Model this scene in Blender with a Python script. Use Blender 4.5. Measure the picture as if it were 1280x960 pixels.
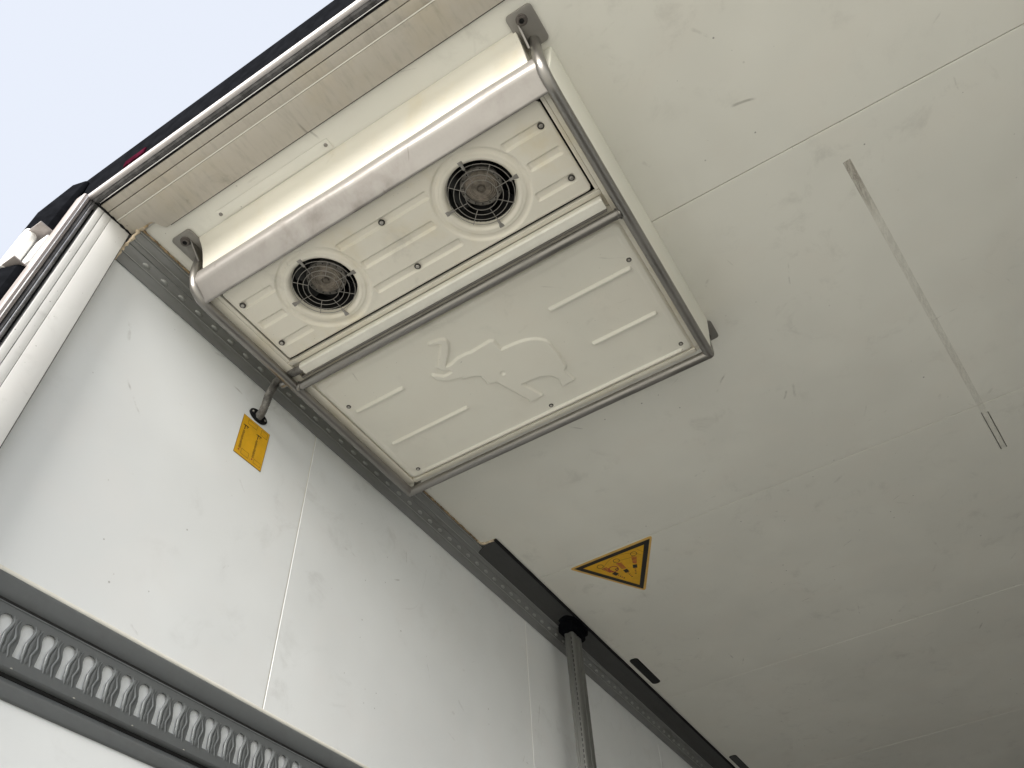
import bpy, bmesh, math, random
from mathutils import Vector, Matrix

# ------------------------------------------------------------------ camera, world, sun, exposure
random.seed(7)
S = bpy.context.scene
for o in list(bpy.data.objects): bpy.data.objects.remove(o)
EYE = 1.95                     # eye height above the yard; all plan numbers below are metres from the eye
C = S.collection

cd = bpy.data.cameras.new('camera'); cam = bpy.data.objects.new('camera', cd); C.objects.link(cam)
cd.sensor_fit = 'HORIZONTAL'; cd.sensor_width = 36.0; cd.lens = 28.127
cd.clip_start = 0.02; cd.clip_end = 3000
right = Vector((0.5239, -0.8507, -0.0437)); down = Vector((0.6242, 0.4183, -0.6599)); fwd = Vector((0.5796, 0.3184, 0.7501))
M = Matrix((right, -down, -fwd)).transposed().to_4x4(); M.translation = (0, 0, EYE)
cam.matrix_world = M
S.camera = cam

SUN_EL, SUN_AZ = math.radians(22), math.radians(181)     # azimuth of the sun, anticlockwise from +X
wd = bpy.data.worlds.new('World'); S.world = wd; wd.use_nodes = True
nt = wd.node_tree; nt.nodes.clear()
sky = nt.nodes.new('ShaderNodeTexSky'); sky.sky_type = 'NISHITA'; sky.sun_disc = False
sky.sun_elevation = SUN_EL; sky.sun_rotation = math.pi/2 - SUN_AZ
sky.air_density = 1.0; sky.dust_density = 4.0; sky.ozone_density = 1.0
veil = nt.nodes.new('ShaderNodeMix'); veil.data_type = 'RGBA'; veil.inputs[0].default_value = 0.80
veil.inputs[7].default_value = (6.45, 6.78, 7.5, 1)        # even overcast veil over the blue
bg = nt.nodes.new('ShaderNodeBackground'); bg.inputs[1].default_value = 0.0645
wo = nt.nodes.new('ShaderNodeOutputWorld')
nt.links.new(sky.outputs[0], veil.inputs[6]); nt.links.new(veil.outputs[2], bg.inputs[0]); nt.links.new(bg.outputs[0], wo.inputs[0])

sl = bpy.data.lights.new('sun', 'SUN'); sl.energy = 4.5; sl.angle = math.radians(42); sl.color = (1.0, 0.965, 0.91)
so = bpy.data.objects.new('sun', sl); C.objects.link(so)
sd = Vector((math.cos(SUN_EL)*math.cos(SUN_AZ), math.cos(SUN_EL)*math.sin(SUN_AZ), math.sin(SUN_EL)))
so.rotation_euler = sd.to_track_quat('Z', 'Y').to_euler(); so.location = sd*30

S.view_settings.view_transform = 'Standard'; S.view_settings.look = 'None'
S.view_settings.gamma = 1.0; S.view_settings.exposure = 1.25; S.view_settings.use_curve_mapping = False
S.render.engine = 'CYCLES'
S.cycles.max_bounces = 14; S.cycles.diffuse_bounces = 10; S.cycles.use_denoising = True

# ------------------------------------------------------------------ materials
def new_mat(name):
    m = bpy.data.materials.new(name); m.use_nodes = True
    return m, m.node_tree, m.node_tree.nodes['Principled BSDF']

class N:
    """tiny node writer"""
    def __init__(s, t): s.t = t
    def node(s, kind, **kw):
        n = s.t.nodes.new(kind)
        for k, v in kw.items(): setattr(n, k, v)
        return n
    def put(s, sock, v):
        if isinstance(v, bpy.types.NodeSocket): s.t.links.new(v, sock)
        else: sock.default_value = v
    def math(s, op, a, b=0.0, clamp=False):
        n = s.node('ShaderNodeMath', operation=op, use_clamp=clamp); s.put(n.inputs[0], a); s.put(n.inputs[1], b); return n.outputs[0]
    def vmath(s, op, a, b=(0, 0, 0)):
        n = s.node('ShaderNodeVectorMath', operation=op); s.put(n.inputs[0], a)
        if op == 'SCALE': s.put(n.inputs[3], b)
        else: s.put(n.inputs[1], b)
        return n.outputs[0]
    def ramp(s, v, a, b, lo=0.0, hi=1.0):
        n = s.node('ShaderNodeMapRange', interpolation_type='SMOOTHSTEP'); s.put(n.inputs[0], v)
        n.inputs[1].default_value = a; n.inputs[2].default_value = b; n.inputs[3].default_value = lo; n.inputs[4].default_value = hi
        return n.outputs[0]
    def noise(s, vec, scale, detail=4, rough=0.55, dist=0.0):
        n = s.node('ShaderNodeTexNoise'); s.put(n.inputs['Vector'], vec); n.inputs['Scale'].default_value = scale
        n.inputs['Detail'].default_value = detail; n.inputs['Roughness'].default_value = rough; n.inputs['Distortion'].default_value = dist
        return n
    def mix(s, f, a, b, blend='MIX'):
        n = s.node('ShaderNodeMix', data_type='RGBA', blend_type=blend); s.put(n.inputs[0], f)
        for sock, v in ((n.inputs[6], a), (n.inputs[7], b)):
            if isinstance(v, (tuple, list)): sock.default_value = (*v[:3], 1)
            else: s.t.links.new(v, sock)
        return n.outputs[2]
    def pos(s): return s.node('ShaderNodeNewGeometry').outputs['Position']
    def plane(s, axes):
        p = s.pos(); sep = s.node('ShaderNodeSeparateXYZ'); s.put(sep.inputs[0], p)
        cmb = s.node('ShaderNodeCombineXYZ'); i = {'x': 0, 'y': 1, 'z': 2}
        s.put(cmb.inputs[0], sep.outputs[i[axes[0]]]); s.put(cmb.inputs[1], sep.outputs[i[axes[1]]])
        return cmb.outputs[0]
    def scuff(s, c2, scale, length, width, keep, wob=0.25, off=0.0, lean=None):
        c = s.vmath('SCALE', s.vmath('ADD', c2, (off, off*1.7, 0)), scale)
        nz = s.noise(c, 1.6, 2).outputs['Color']
        c = s.vmath('ADD', c, s.vmath('SCALE', s.vmath('SUBTRACT', nz, (0.5, 0.5, 0.5)), wob))
        v = s.node('ShaderNodeTexVoronoi', voronoi_dimensions='2D'); s.put(v.inputs['Vector'], c); v.inputs['Scale'].default_value = 1.0
        loc = s.vmath('SUBTRACT', c, v.outputs['Position'])
        col = s.node('ShaderNodeSeparateColor'); s.put(col.inputs[0], v.outputs['Color'])
        ang = s.math('MULTIPLY', col.outputs[0], 6.283) if lean is None else s.math('ADD', s.math('MULTIPLY', col.outputs[0], 1.5), lean)
        r = s.node('ShaderNodeVectorRotate', rotation_type='Z_AXIS'); s.put(r.inputs['Vector'], loc); s.put(r.inputs['Angle'], ang)
        sp = s.node('ShaderNodeSeparateXYZ'); s.put(sp.inputs[0], r.outputs[0])
        u = s.math('ABSOLUTE', sp.outputs[0]); w = s.math('ABSOLUTE', sp.outputs[1])
        wr = s.math('MULTIPLY', s.math('ADD', col.outputs[2], 0.25), width)
        lr = s.math('MULTIPLY', s.math('ADD', col.outputs[1], 0.2), length)
        mw = s.math('SUBTRACT', 1.0, s.math('DIVIDE', w, wr), True)
        ml = s.math('SUBTRACT', 1.0, s.math('DIVIDE', u, lr), True)
        g = s.math('LESS_THAN', s.math('FRACT', s.math('MULTIPLY', s.math('ADD', col.outputs[0], col.outputs[2]), 7.31)), keep)
        brk = s.ramp(s.noise(c, 5.0, 3, 0.7).outputs['Fac'], 0.38, 0.62)
        m = s.math('MULTIPLY', s.math('MULTIPLY', s.ramp(mw, 0, 0.8), s.ramp(ml, 0, 0.5)), s.math('MULTIPLY', g, brk))
        return m

def paint(name, base, rough=0.42, axes='xy', dirt=1.0, dirt_col=(0.16, 0.145, 0.12), spec=0.5, smudge=0.5, speck=1.0, var=0.05, yellow=0.0, bump=0.0, sscale=22, sdens=0.11, streak=None):
    m, t, b = new_mat(name); n = N(t); c2 = n.plane(axes); p = n.pos()
    lo = tuple(c*(1-var) for c in base); hi = tuple(min(1, c*(1+var*0.6)) for c in base)
    col = n.mix(n.ramp(n.noise(p, 1.7, 3).outputs['Fac'], 0.35, 0.65), lo, hi)
    col = n.mix(n.math('MULTIPLY', n.ramp(n.noise(p, 5.5, 2).outputs['Fac'], 0.45, 0.7), 0.25), col, tuple(c*k for c, k in zip(base, (1.0, 0.965, 0.95))))
    if yellow:
        col = n.mix(n.math('MULTIPLY', n.ramp(n.noise(p, 6.0, 5, 0.6).outputs['Fac'], 0.48, 0.72), yellow), col, (base[0]*0.86, base[1]*0.76, base[2]*0.52))
    sm = n.math('MULTIPLY', n.ramp(n.noise(c2, 9.0, 6, 0.68, 0.4).outputs['Fac'], 0.52, 0.74), n.ramp(n.noise(c2, 2.1, 2).outputs['Fac'], 0.42, 0.62))
    col = n.mix(n.math('MULTIPLY', sm, 0.30*smudge), col, dirt_col)
    a = n.scuff(c2, 3.2, 0.16, 0.014, 0.40, 0.12)
    b2 = n.scuff(c2, 6.5, 0.22, 0.040, 0.26, 0.15, 3.3)
    c3 = n.scuff(c2, 1.3, 0.34, 0.006, 0.22, 0.45, 8.1)
    tot = n.math('MAXIMUM', n.math('MAXIMUM', n.math('MULTIPLY', a, 0.55), n.math('MULTIPLY', b2, 0.30)), n.math('MULTIPLY', c3, 0.22))
    if streak:
        st = n.noise(n.vmath('MULTIPLY', p, streak), 1.0, 5, 0.65).outputs['Fac']
        col = n.mix(n.math('MULTIPLY', n.ramp(st, 0.45, 0.78), 0.26), col, dirt_col)
    tot = n.math('MULTIPLY', tot, n.ramp(n.noise(p, 1.3, 2).outputs['Fac'], 0.36, 0.60, 0.25, 1.15))
    col = n.mix(n.math('MULTIPLY', tot, dirt, True), col, dirt_col)
    v = n.node('ShaderNodeTexVoronoi', voronoi_dimensions='2D'); n.put(v.inputs['Vector'], c2); v.inputs['Scale'].default_value = sscale
    cs = n.node('ShaderNodeSeparateColor'); n.put(cs.inputs[0], v.outputs['Color'])
    dot = n.math('MULTIPLY', n.math('LESS_THAN', v.outputs['Distance'], n.math('MULTIPLY', cs.outputs[1], 0.06)), n.math('LESS_THAN', cs.outputs[0], sdens))
    dot = n.math('MULTIPLY', dot, n.ramp(n.noise(p, 2.6, 2).outputs['Fac'], 0.46, 0.60))
    col = n.mix(n.math('MULTIPLY', dot, 0.62*speck), col, tuple(c*0.8 for c in dirt_col))
    n.put(b.inputs['Base Color'], col)
    n.put(b.inputs['Roughness'], n.ramp(n.noise(p, 7, 5, 0.6).outputs['Fac'], 0.3, 0.7, rough-0.08, rough+0.14))
    b.inputs['Specular IOR Level'].default_value = spec
    bp = n.node('ShaderNodeBump'); bp.inputs['Strength'].default_value = 0.06 + bump; bp.inputs['Distance'].default_value = 0.002
    n.put(bp.inputs['Height'], n.noise(p, 16, 3).outputs['Fac']); n.put(b.inputs['Normal'], bp.outputs[0])
    return m

def metal(name, base, rough=0.35, metallic=0.85, grime=0.4, grime_col=(0.10, 0.09, 0.075), stretch=(1, 1, 1), scale=14, scratch=False, bump=0.04):
    m, t, b = new_mat(name); n = N(t); p = n.vmath('MULTIPLY', n.pos(), stretch)
    f = n.noise(p, scale, 5, 0.58, 0.3).outputs['Fac']; big = n.noise(n.pos(), 4.5, 3).outputs['Fac']
    g = n.math('MULTIPLY', n.ramp(f, 0.40, 0.78), n.ramp(big, 0.35, 0.62, 0.25, 1.0))
    col = n.mix(n.math('MULTIPLY', g, grime), base, grime_col)
    fine = n.noise(n.vmath('MULTIPLY', n.pos(), stretch), 90, 2).outputs['Fac']
    col = n.mix(n.math('MULTIPLY', n.ramp(fine, 0.4, 0.7), 0.06), col, tuple(c*0.6 for c in base))
    if scratch:
        c2 = n.plane('yz')
        k = n.math('MAXIMUM', n.scuff(c2, 9.0, 0.30, 0.020, 0.5, 0.3), n.math('MULTIPLY', n.scuff(c2, 15.0, 0.25, 0.10, 0.35, 0.5, 2.2), 0.7))
        col = n.mix(n.math('MULTIPLY', k, 0.6), col, (0.10, 0.085, 0.075))
    n.put(b.inputs['Base Color'], col); n.put(b.inputs['Metallic'], n.math('MULTIPLY', n.math('SUBTRACT', 1.0, n.math('MULTIPLY', g, 0.7)), metallic))
    n.put(b.inputs['Roughness'], n.math('ADD', n.math('MULTIPLY', g, 0.3), n.ramp(fine, 0.3, 0.7, rough-0.01, rough+0.03)))
    bp = n.node('ShaderNodeBump'); bp.inputs['Strength'].default_value = bump; bp.inputs['Distance'].default_value = 0.001
    n.put(bp.inputs['Height'], f); n.put(b.inputs['Normal'], bp.outputs[0])
    return m

def plain(name, base, rough=0.5, var=0.25, scale=20, spec=0.5, metallic=0.0, bump=0.1, detail=5):
    m, t, b = new_mat(name); n = N(t); p = n.pos()
    f = n.noise(p, scale, detail, 0.65).outputs['Fac']
    n.put(b.inputs['Base Color'], n.mix(n.ramp(f, 0.3, 0.7), tuple(c*(1-var) for c in base), tuple(min(1, c*(1+var)) for c in base)))
    b.inputs['Roughness'].default_value = rough; b.inputs['Specular IOR Level'].default_value = spec; b.inputs['Metallic'].default_value = metallic
    bp = n.node('ShaderNodeBump'); bp.inputs['Strength'].default_value = bump; bp.inputs['Distance'].default_value = 0.002
    n.put(bp.inputs['Height'], f); n.put(b.inputs['Normal'], bp.outputs[0])
    return m

MT = dict(
    ceiling=paint('ceiling_laminate', (0.775, 0.765, 0.70), 0.40, 'xy', 0.75, smudge=0.6),
    wall=paint('wall_laminate', (0.835, 0.858, 0.868), 0.38, 'xz', 0.85, smudge=0.5, speck=0.7),
    header=paint('header_paint', (0.49, 0.455, 0.395), 0.5, 'xy', 0.9, smudge=2.0, speck=1.5, yellow=0.25, sscale=40, streak=(16, 75, 16)),
    jamb=paint('jamb_paint', (0.70, 0.70, 0.685), 0.45, 'xz', 1.0, smudge=3.2, speck=1.6, sscale=40, sdens=0.2),
    cream=paint('cream_plastic', (0.79, 0.755, 0.66), 0.42, 'xy', 0.5, smudge=0.8, speck=1.0, yellow=0.35, sscale=70, sdens=0.13),
    cover=paint('cover_plastic', (0.74, 0.715, 0.625), 0.34, 'yz', 0.4, smudge=0.4, yellow=0.35),
    side=paint('side_plastic', (0.80, 0.79, 0.70), 0.42, 'xz', 0.2, smudge=0.3),
    plate=paint('access_plate_paint', (0.77, 0.75, 0.665), 0.36, 'xy', 0.4, smudge=0.45, speck=0.9, sscale=55, sdens=0.07),
    bumper=metal('brushed_bumper', (0.345, 0.328, 0.310), 0.40, 0.60, 0.75, (0.13, 0.11, 0.095), (1, 1.3, 1), 9, scratch=True),
    tube=metal('steel_tube', (0.29, 0.278, 0.26), 0.30, 0.95, 0.22, (0.13, 0.115, 0.10), scale=7, bump=0.0),
    bracket=metal('bracket_steel', (0.34, 0.325, 0.30), 0.42, 0.8, 0.4),
    rail=metal('rail_aluminium', (0.24, 0.245, 0.242), 0.5, 0.35, 0.55, (0.12, 0.115, 0.105), (0.4, 2, 2), 16),
    bolt=metal('dark_bolt', (0.14, 0.125, 0.115), 0.45, 0.7, 0.4),
    hook=metal('rail_hook', (0.40, 0.41, 0.40), 0.42, 0.5, 0.3),
    duct=metal('dark_duct', (0.075, 0.076, 0.075), 0.55, 0.3, 0.3, (0.05, 0.05, 0.05), (0.3, 2, 2)),
    track=metal('grey_track', (0.128, 0.137, 0.141), 0.45, 0.15, 0.35, (0.07, 0.07, 0.065)),
    bead=metal('track_bead', (0.142, 0.152, 0.156), 0.40, 0.2, 0.15, (0.09, 0.09, 0.085)),
    post=metal('post_aluminium', (0.17, 0.174, 0.165), 0.5, 0.4, 0.6, (0.08, 0.08, 0.075), (3, 3, 0.3), 18),
    silver=metal('stainless_trim', (0.50, 0.475, 0.47), 0.40, 0.75, 0.35, (0.20, 0.17, 0.16)),
    jambsteel=metal('weathered_steel', (0.33, 0.30, 0.29), 0.45, 0.7, 0.5, (0.12, 0.10, 0.095), (6, 6, 0.6), 14),
    chrome=metal('bright_lip', (0.85, 0.85, 0.86), 0.2, 0.95, 0.1),
    rubber=plain('black_rubber', (0.016, 0.016, 0.017), 0.7, 0.4, 60, spec=0.05),
    seal=plain('grey_rubber_seal', (0.085, 0.083, 0.085), 0.5, 0.55, 45, bump=0.3),
    black=plain('black_plastic', (0.0065, 0.007, 0.0085), 0.8, 0.25, 30, spec=0.0),
    dark=plain('dark_recess', (0.006, 0.006, 0.006), 0.7, 0.3, 30),  # near-black, also painted where holes and recesses lie in shade
    fan=plain('fan_blade_plastic', (0.010, 0.010, 0.011), 0.5, 0.3, 30),
    hub=plain('dusty_motor', (0.20, 0.175, 0.145), 0.75, 0.45, 38, bump=0.5),
    rim=plain('dusty_rim', (0.15, 0.14, 0.125), 0.7, 0.4, 50, bump=0.4),
    wire=metal('grille_wire', (0.34, 0.325, 0.30), 0.45, 0.6, 0.6),
    screw=metal('screw_steel', (0.55, 0.53, 0.49), 0.35, 0.9, 0.2),
    washer=plain('dark_washer_gap', (0.045, 0.04, 0.034), 0.6, 0.4, 50),  # also colours the strips that stand for shade in gaps
    hose=plain('grey_hose', (0.13, 0.125, 0.115), 0.6, 0.5, 45, bump=0.3),
    foam=plain('raw_cut_edge', (0.36, 0.265, 0.16), 0.9, 0.55, 70, bump=0.8),
    bead_seal=plain('cream_sealant', (0.62, 0.52, 0.38), 0.7, 0.35, 60, bump=0.6),
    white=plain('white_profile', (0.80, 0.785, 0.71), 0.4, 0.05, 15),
    yellow=plain('yellow_vinyl', (0.72, 0.39, 0.008), 0.38, 0.08, 25, bump=0.02),
    yellow_edge=plain('faded_yellow_vinyl', (0.68, 0.42, 0.10), 0.4, 0.08, 25, bump=0.02),
    ink=plain('black_ink', (0.010, 0.008, 0.008), 0.45, 0.2, 40, bump=0.02),
    brown_ink=plain('faded_ink', (0.22, 0.12, 0.015), 0.5, 0.3, 60, bump=0.02),
    red=plain('red_ink', (0.34, 0.022, 0.03), 0.45, 0.3, 40, bump=0.02),
    marker=plain('dark_red_lens', (0.036, 0.005, 0.012), 0.5, 0.4, 50, spec=0.0, bump=0.1),
    floor=plain('deck_plywood', (0.085, 0.082, 0.075), 0.65, 0.35, 6),
    ground=plain('yard_concrete', (0.50, 0.485, 0.425), 0.9, 0.2, 0.7, bump=0.2),
    outside=plain('outer_skin', (0.75, 0.75, 0.75), 0.4, 0.05, 4),
    innerwall=plain('right_wall_laminate', (0.70, 0.71, 0.71), 0.4, 0.05, 3),
)
def tape_mat():
    m, t, b = new_mat('tape_residue_film'); n = N(t); p = n.pos()
    sep = n.node('ShaderNodeSeparateXYZ'); n.put(sep.inputs[0], p)
    wear = n.math('MULTIPLY', n.ramp(n.noise(n.vmath('MULTIPLY', p, (1, 6, 1)), 26, 6, 0.7).outputs['Fac'], 0.34, 0.66), 1.0)
    near = n.ramp(sep.outputs[0], 1.34, 1.52, 1.0, 0.24)
    far = n.ramp(sep.outputs[0], 2.25, 2.55, 1.0, 0.5)
    b.inputs['Base Color'].default_value = (0.46, 0.42, 0.36, 1); b.inputs['Roughness'].default_value = 0.6
    n.put(b.inputs['Alpha'], n.math('MULTIPLY', n.math('MULTIPLY', n.math('MULTIPLY', near, far), n.ramp(wear, 0, 1, 0.45, 1.0)), 0.38))
    return m
MT['tape'] = tape_mat()

# ------------------------------------------------------------------ mesh helpers
ORG = {}
def off2(pts, d):
    """offset an open polyline in its plane to its left by d"""
    out = []
    for i, p in enumerate(pts):
        a = pts[max(0, i-1)]; b = pts[min(len(pts)-1, i+1)]
        tx, ty = b[0]-a[0], b[1]-a[1]; L = math.hypot(tx, ty) or 1
        out.append((p[0]-ty/L*d, p[1]+tx/L*d))
    return out

def smooth(path, n=6):
    """Catmull-Rom through 3-D points"""
    P = [Vector(p) for p in path]; P = [2*P[0]-P[1]] + P + [2*P[-1]-P[-2]]; out = []
    for i in range(1, len(P)-2):
        a, b, c, d = P[i-1:i+3]
        for k in range(n):
            t = k/n
            out.append(0.5*((2*b)+(c-a)*t+(2*a-5*b+4*c-d)*t*t+(3*b-a-3*c+d)*t**3))
    out.append(P[-2]); return out

def rrect(x0, x1, y0, y1, r, n=5):
    pts = []
    for cx, cy, a0 in ((x1-r, y1-r, 0), (x0+r, y1-r, 90), (x0+r, y0+r, 180), (x1-r, y0+r, 270)):
        for k in range(n+1):
            a = math.radians(a0+90*k/n); pts.append((cx+r*math.cos(a), cy+r*math.sin(a)))
    return pts

class MB:
    def __init__(s): s.bm = bmesh.new()
    def v(s, x, y, z): return s.bm.verts.new((x, y, z+EYE))
    def face(s, vs):
        try: return s.bm.faces.new(vs)
        except ValueError: return None
    def prism(s, pts, axis, a, b):
        f = {'x': lambda p, t: (t, p[0], p[1]), 'y': lambda p, t: (p[0], t, p[1]), 'z': lambda p, t: (p[0], p[1], t)}[axis]
        A = [s.v(*f(p, a)) for p in pts]; B = [s.v(*f(p, b)) for p in pts]; n = len(pts)
        s.face(A); s.face(B[::-1])
        for i in range(n): s.face((A[i], B[i], B[(i+1) % n], A[(i+1) % n]))
        return s
    def box(s, x0, x1, y0, y1, z0, z1): return s.prism([(x0, y0), (x1, y0), (x1, y1), (x0, y1)], 'z', z0, z1)
    def sheet(s, prof, axis, a, b, th): return s.prism(list(prof) + off2(prof, th)[::-1], axis, a, b)
    def tube(s, path, r, n=12, rf=None, flat=None):
        P = [Vector(p) for p in path]; rings = []
        t0 = (P[1]-P[0]).normalized(); u = t0.orthogonal().normalized()
        for i, p in enumerate(P):
            t = (P[min(i+1, len(P)-1)]-P[max(i-1, 0)]).normalized()
            u = (u-t*u.dot(t)).normalized(); w = t.cross(u); rr = r*(rf(i) if rf else 1)
            rings.append([s.v(*(p+(u*math.cos(2*math.pi*k/n)+w*math.sin(2*math.pi*k/n))*rr)) for k in range(n)])
        for A, B in zip(rings, rings[1:]):
            for k in range(n): s.face((A[k], A[(k+1) % n], B[(k+1) % n], B[k]))
        s.face(rings[0][::-1]); s.face(rings[-1]); return s
    def ring(s, c, R, r, n=40, m=6):
        """torus in the x-y plane"""
        rows = []
        for i in range(n):
            a = 2*math.pi*i/n
            rows.append([s.v(c[0]+(R+r*math.cos(2*math.pi*k/m))*math.cos(a), c[1]+(R+r*math.cos(2*math.pi*k/m))*math.sin(a), c[2]+r*math.sin(2*math.pi*k/m)) for k in range(m)])
        for i in range(n):
            A, B = rows[i], rows[(i+1) % n]
            for k in range(m): s.face((A[k], B[k], B[(k+1) % m], A[(k+1) % m]))
        return s
    def lathe(s, c, prof, axis='z', n=32):
        rows = []
        for r, h in prof:
            row = []
            for i in range(n if r > 1e-6 else 1):
                a = 2*math.pi*i/n; x, y = r*math.cos(a), r*math.sin(a)
                row.append(s.v(c[0]+x, c[1]+y, c[2]+h) if axis == 'z' else s.v(c[0]+x, c[1]+h, c[2]+y))
            rows.append(row)
        for A, B in zip(rows, rows[1:]):
            for i in range(n):
                q = [A[i % len(A)], A[(i+1) % len(A)], B[(i+1) % len(B)], B[i % len(B)]]
                u = []
                for v in q:
                    if v not in u: u.append(v)
                if len(u) >= 3: s.face(u)
        return s
    def build(s, name, mat, parent=None, bevel=0.0, seg=2, origin=None, ang=24, label=None, recalc=True):
        bm = s.bm
        if recalc: bmesh.ops.recalc_face_normals(bm, faces=bm.faces)
        if bevel:
            es = [e for e in bm.edges if e.is_manifold and e.calc_face_angle(0) > math.radians(40)]
            bmesh.ops.bevel(bm, geom=es, offset=bevel, segments=seg, affect='EDGES', profile=0.6, clamp_overlap=True)
        if origin is None:
            lo = Vector([min(v.co[i] for v in bm.verts) for i in range(3)]); hi = Vector([max(v.co[i] for v in bm.verts) for i in range(3)])
            org = (lo+hi)/2
        else: org = Vector((origin[0], origin[1], origin[2]+EYE))
        bmesh.ops.translate(bm, verts=bm.verts, vec=-org)
        me = bpy.data.meshes.new(name); bm.to_mesh(me); bm.free()
        for p in me.polygons: p.use_smooth = True
        me.set_sharp_from_angle(angle=math.radians(ang))
        me.materials.append(MT[mat] if isinstance(mat, str) else mat)
        o = bpy.data.objects.new(name, me); C.objects.link(o); place(o, org, parent)
        if label: o['label'] = label
        return o

def place(o, org, parent=None):
    ORG[o.name] = Vector(org)
    if parent is not None: o.parent = parent; o.location = Vector(org)-ORG[parent.name]
    else: o.location = org

def again(o, dv, parent=None):
    """another of the same piece, sharing its mesh, moved by dv"""
    c = o.copy(); C.objects.link(c); place(c, ORG[o.name]+Vector(dv), parent if parent is not None else o.parent)
    return c

def thing(name, label, cat, at, group=None):
    o = bpy.data.objects.new(name, None); C.objects.link(o); o.empty_display_size = 0.05
    place(o, Vector((at[0], at[1], at[2]+EYE))); o['label'] = label; o['category'] = cat; o['kind'] = 'thing'
    if group: o['group'] = group
    return o
def structure(o, label=None):
    o['kind'] = 'structure'
    if label: o['label'] = label
    return o

# key planes (metres from the eye)
ZC, YW = 1.90, 1.40            # ceiling, left wall
XR, XF = 0.317, 13.8           # rear edge and front bulkhead of the trailer box
ZF = ZC-2.65                   # load floor
YR = -1.06                     # right wall

# ------------------------------------------------------------------ the setting
g = MB(); g.box(-900, 900, -900, 900, -EYE-0.5, -EYE)
structure(g.build('ground', 'ground'), 'pale concrete yard behind the trailer')
f = MB(); f.box(0.33, XF, YR-0.02, YW+0.04, ZF-0.14, ZF)
structure(f.build('floor', 'floor'), 'load floor of the trailer')
w = MB(); w.box(0.33, XF, YR-0.06, YR, ZF, ZC+0.06)
structure(w.build('wall', 'innerwall'), 'right side wall of the trailer, out of view')
w = MB(); w.box(XF, XF+0.06, YR, YW, ZF, ZC)
structure(w.build('wall', 'innerwall'), 'front bulkhead at the far end of the trailer')

# ceiling: a core slab and laminate panels butted with narrow joints
core = MB(); core.box(0.50, XF+0.06, YR-0.06, YW+0.06, ZC+0.010, ZC+0.075)
ceil = structure(core.build('ceiling', 'outside'), 'off-white laminated trailer ceiling of wide panels')
YCUT, YCUT2, XN = 1.331, 1.2675, 2.10
seams = [0.462, 1.1815, 2.4225, 3.648, 4.88, 6.11, 7.34, 8.57, 9.80, 11.03, 12.26, XF]
for i, (a, b) in enumerate(zip(seams, seams[1:])):
    a += 0.0013; b -= 0.0013; m = MB()
    if i == 0: pts = [(a, YR+0.01), (b, YR+0.01), (b, YCUT), (a, YCUT)]
    elif a < XN < b:
        pts = [(a, YR+0.01), (b, YR+0.01), (b, YCUT2), (XN, YCUT2)]
        for k in range(7):                                     # rounded inside corner of the cut-out
            t = math.radians(90*k/6); pts.append((XN-0.022+0.022*math.cos(t), YCUT-0.022+0.022*math.sin(t)))
        pts.append((a, YCUT))
    else: pts = [(a, YR+0.01), (b, YR+0.01), (b, YCUT2), (a, YCUT2)]
    m.prism(pts, 'z', ZC, ZC+0.009).build('panel', 'ceiling', ceil, bevel=0.0012, seg=1)
# raw sawn edge of the ceiling boards along the rail, broken and uneven
def ragged(path, r0, amp, mat, name, parent, n=7, step=0.006):
    P = []
    for a, b in zip(path, path[1:]):
        a, b = Vector(a), Vector(b); k = max(1, int((b-a).length/step))
        P += [a+(b-a)*i/k for i in range(k)]
    P.append(Vector(path[-1])); rnd = random.Random(3)
    P = [p+Vector((rnd.uniform(-amp, amp), rnd.uniform(-amp, amp), rnd.uniform(-amp, amp)*0.5)) for p in P]
    rr = [rnd.uniform(0.55, 1.35) for _ in P]
    return MB().tube(P, r0, n, rf=lambda i: rr[i]).build(name, mat, parent, ang=70)
ragged([(0.458, 1.3335, 1.8985), (2.07, 1.3335, 1.8985)], 0.0032, 0.0012, 'foam', 'cut_edge', ceil)
ragged([(2.07, 1.334, 1.8985), (2.090, 1.330, 1.8985), (2.102, 1.318, 1.898), (2.1035, 1.295, 1.898), (2.1035, 1.272, 1.8985)], 0.0055, 0.0012, 'bead_seal', 'cut_edge', ceil)

# left wall: core, laminate panels above and below the recessed cargo track
core = MB(); core.box(0.46, XF, YW+0.022, YW+0.06, ZF-0.14, ZC+0.01)
wall = structure(core.build('wall', 'outside'), 'smooth white left side wall of the trailer')
ws = [0.440, 1.245, 2.525, 3.805, 5.085, 6.365, 7.645, 8.925, 10.2, 11.5, 12.75, XF]
for a, b in zip(ws, ws[1:]):
    a += 0.0014; b -= 0.0014
    for z0, z1 in ((0.907, ZC+0.008), (ZF, 0.709)):
        MB().box(a, b, YW, YW+0.0215, z0, z1).build('panel', 'wall', wall, bevel=0.0014, seg=1)
back = MB(); back.box(0.46, XF, YW+0.0015, YW+0.0050, 0.768, 0.848); back.build('track_backing', 'wall', wall)
joint = MB()
for a in ws[1:-1]: joint.box(a-0.0013, a+0.0013, YW+0.0012, YW+0.004, 0.909, ZC); joint.box(a-0.0013, a+0.0013, YW+0.0012, YW+0.004, ZF, 0.707)
joint.build('joint_sealant', 'white', wall)

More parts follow.
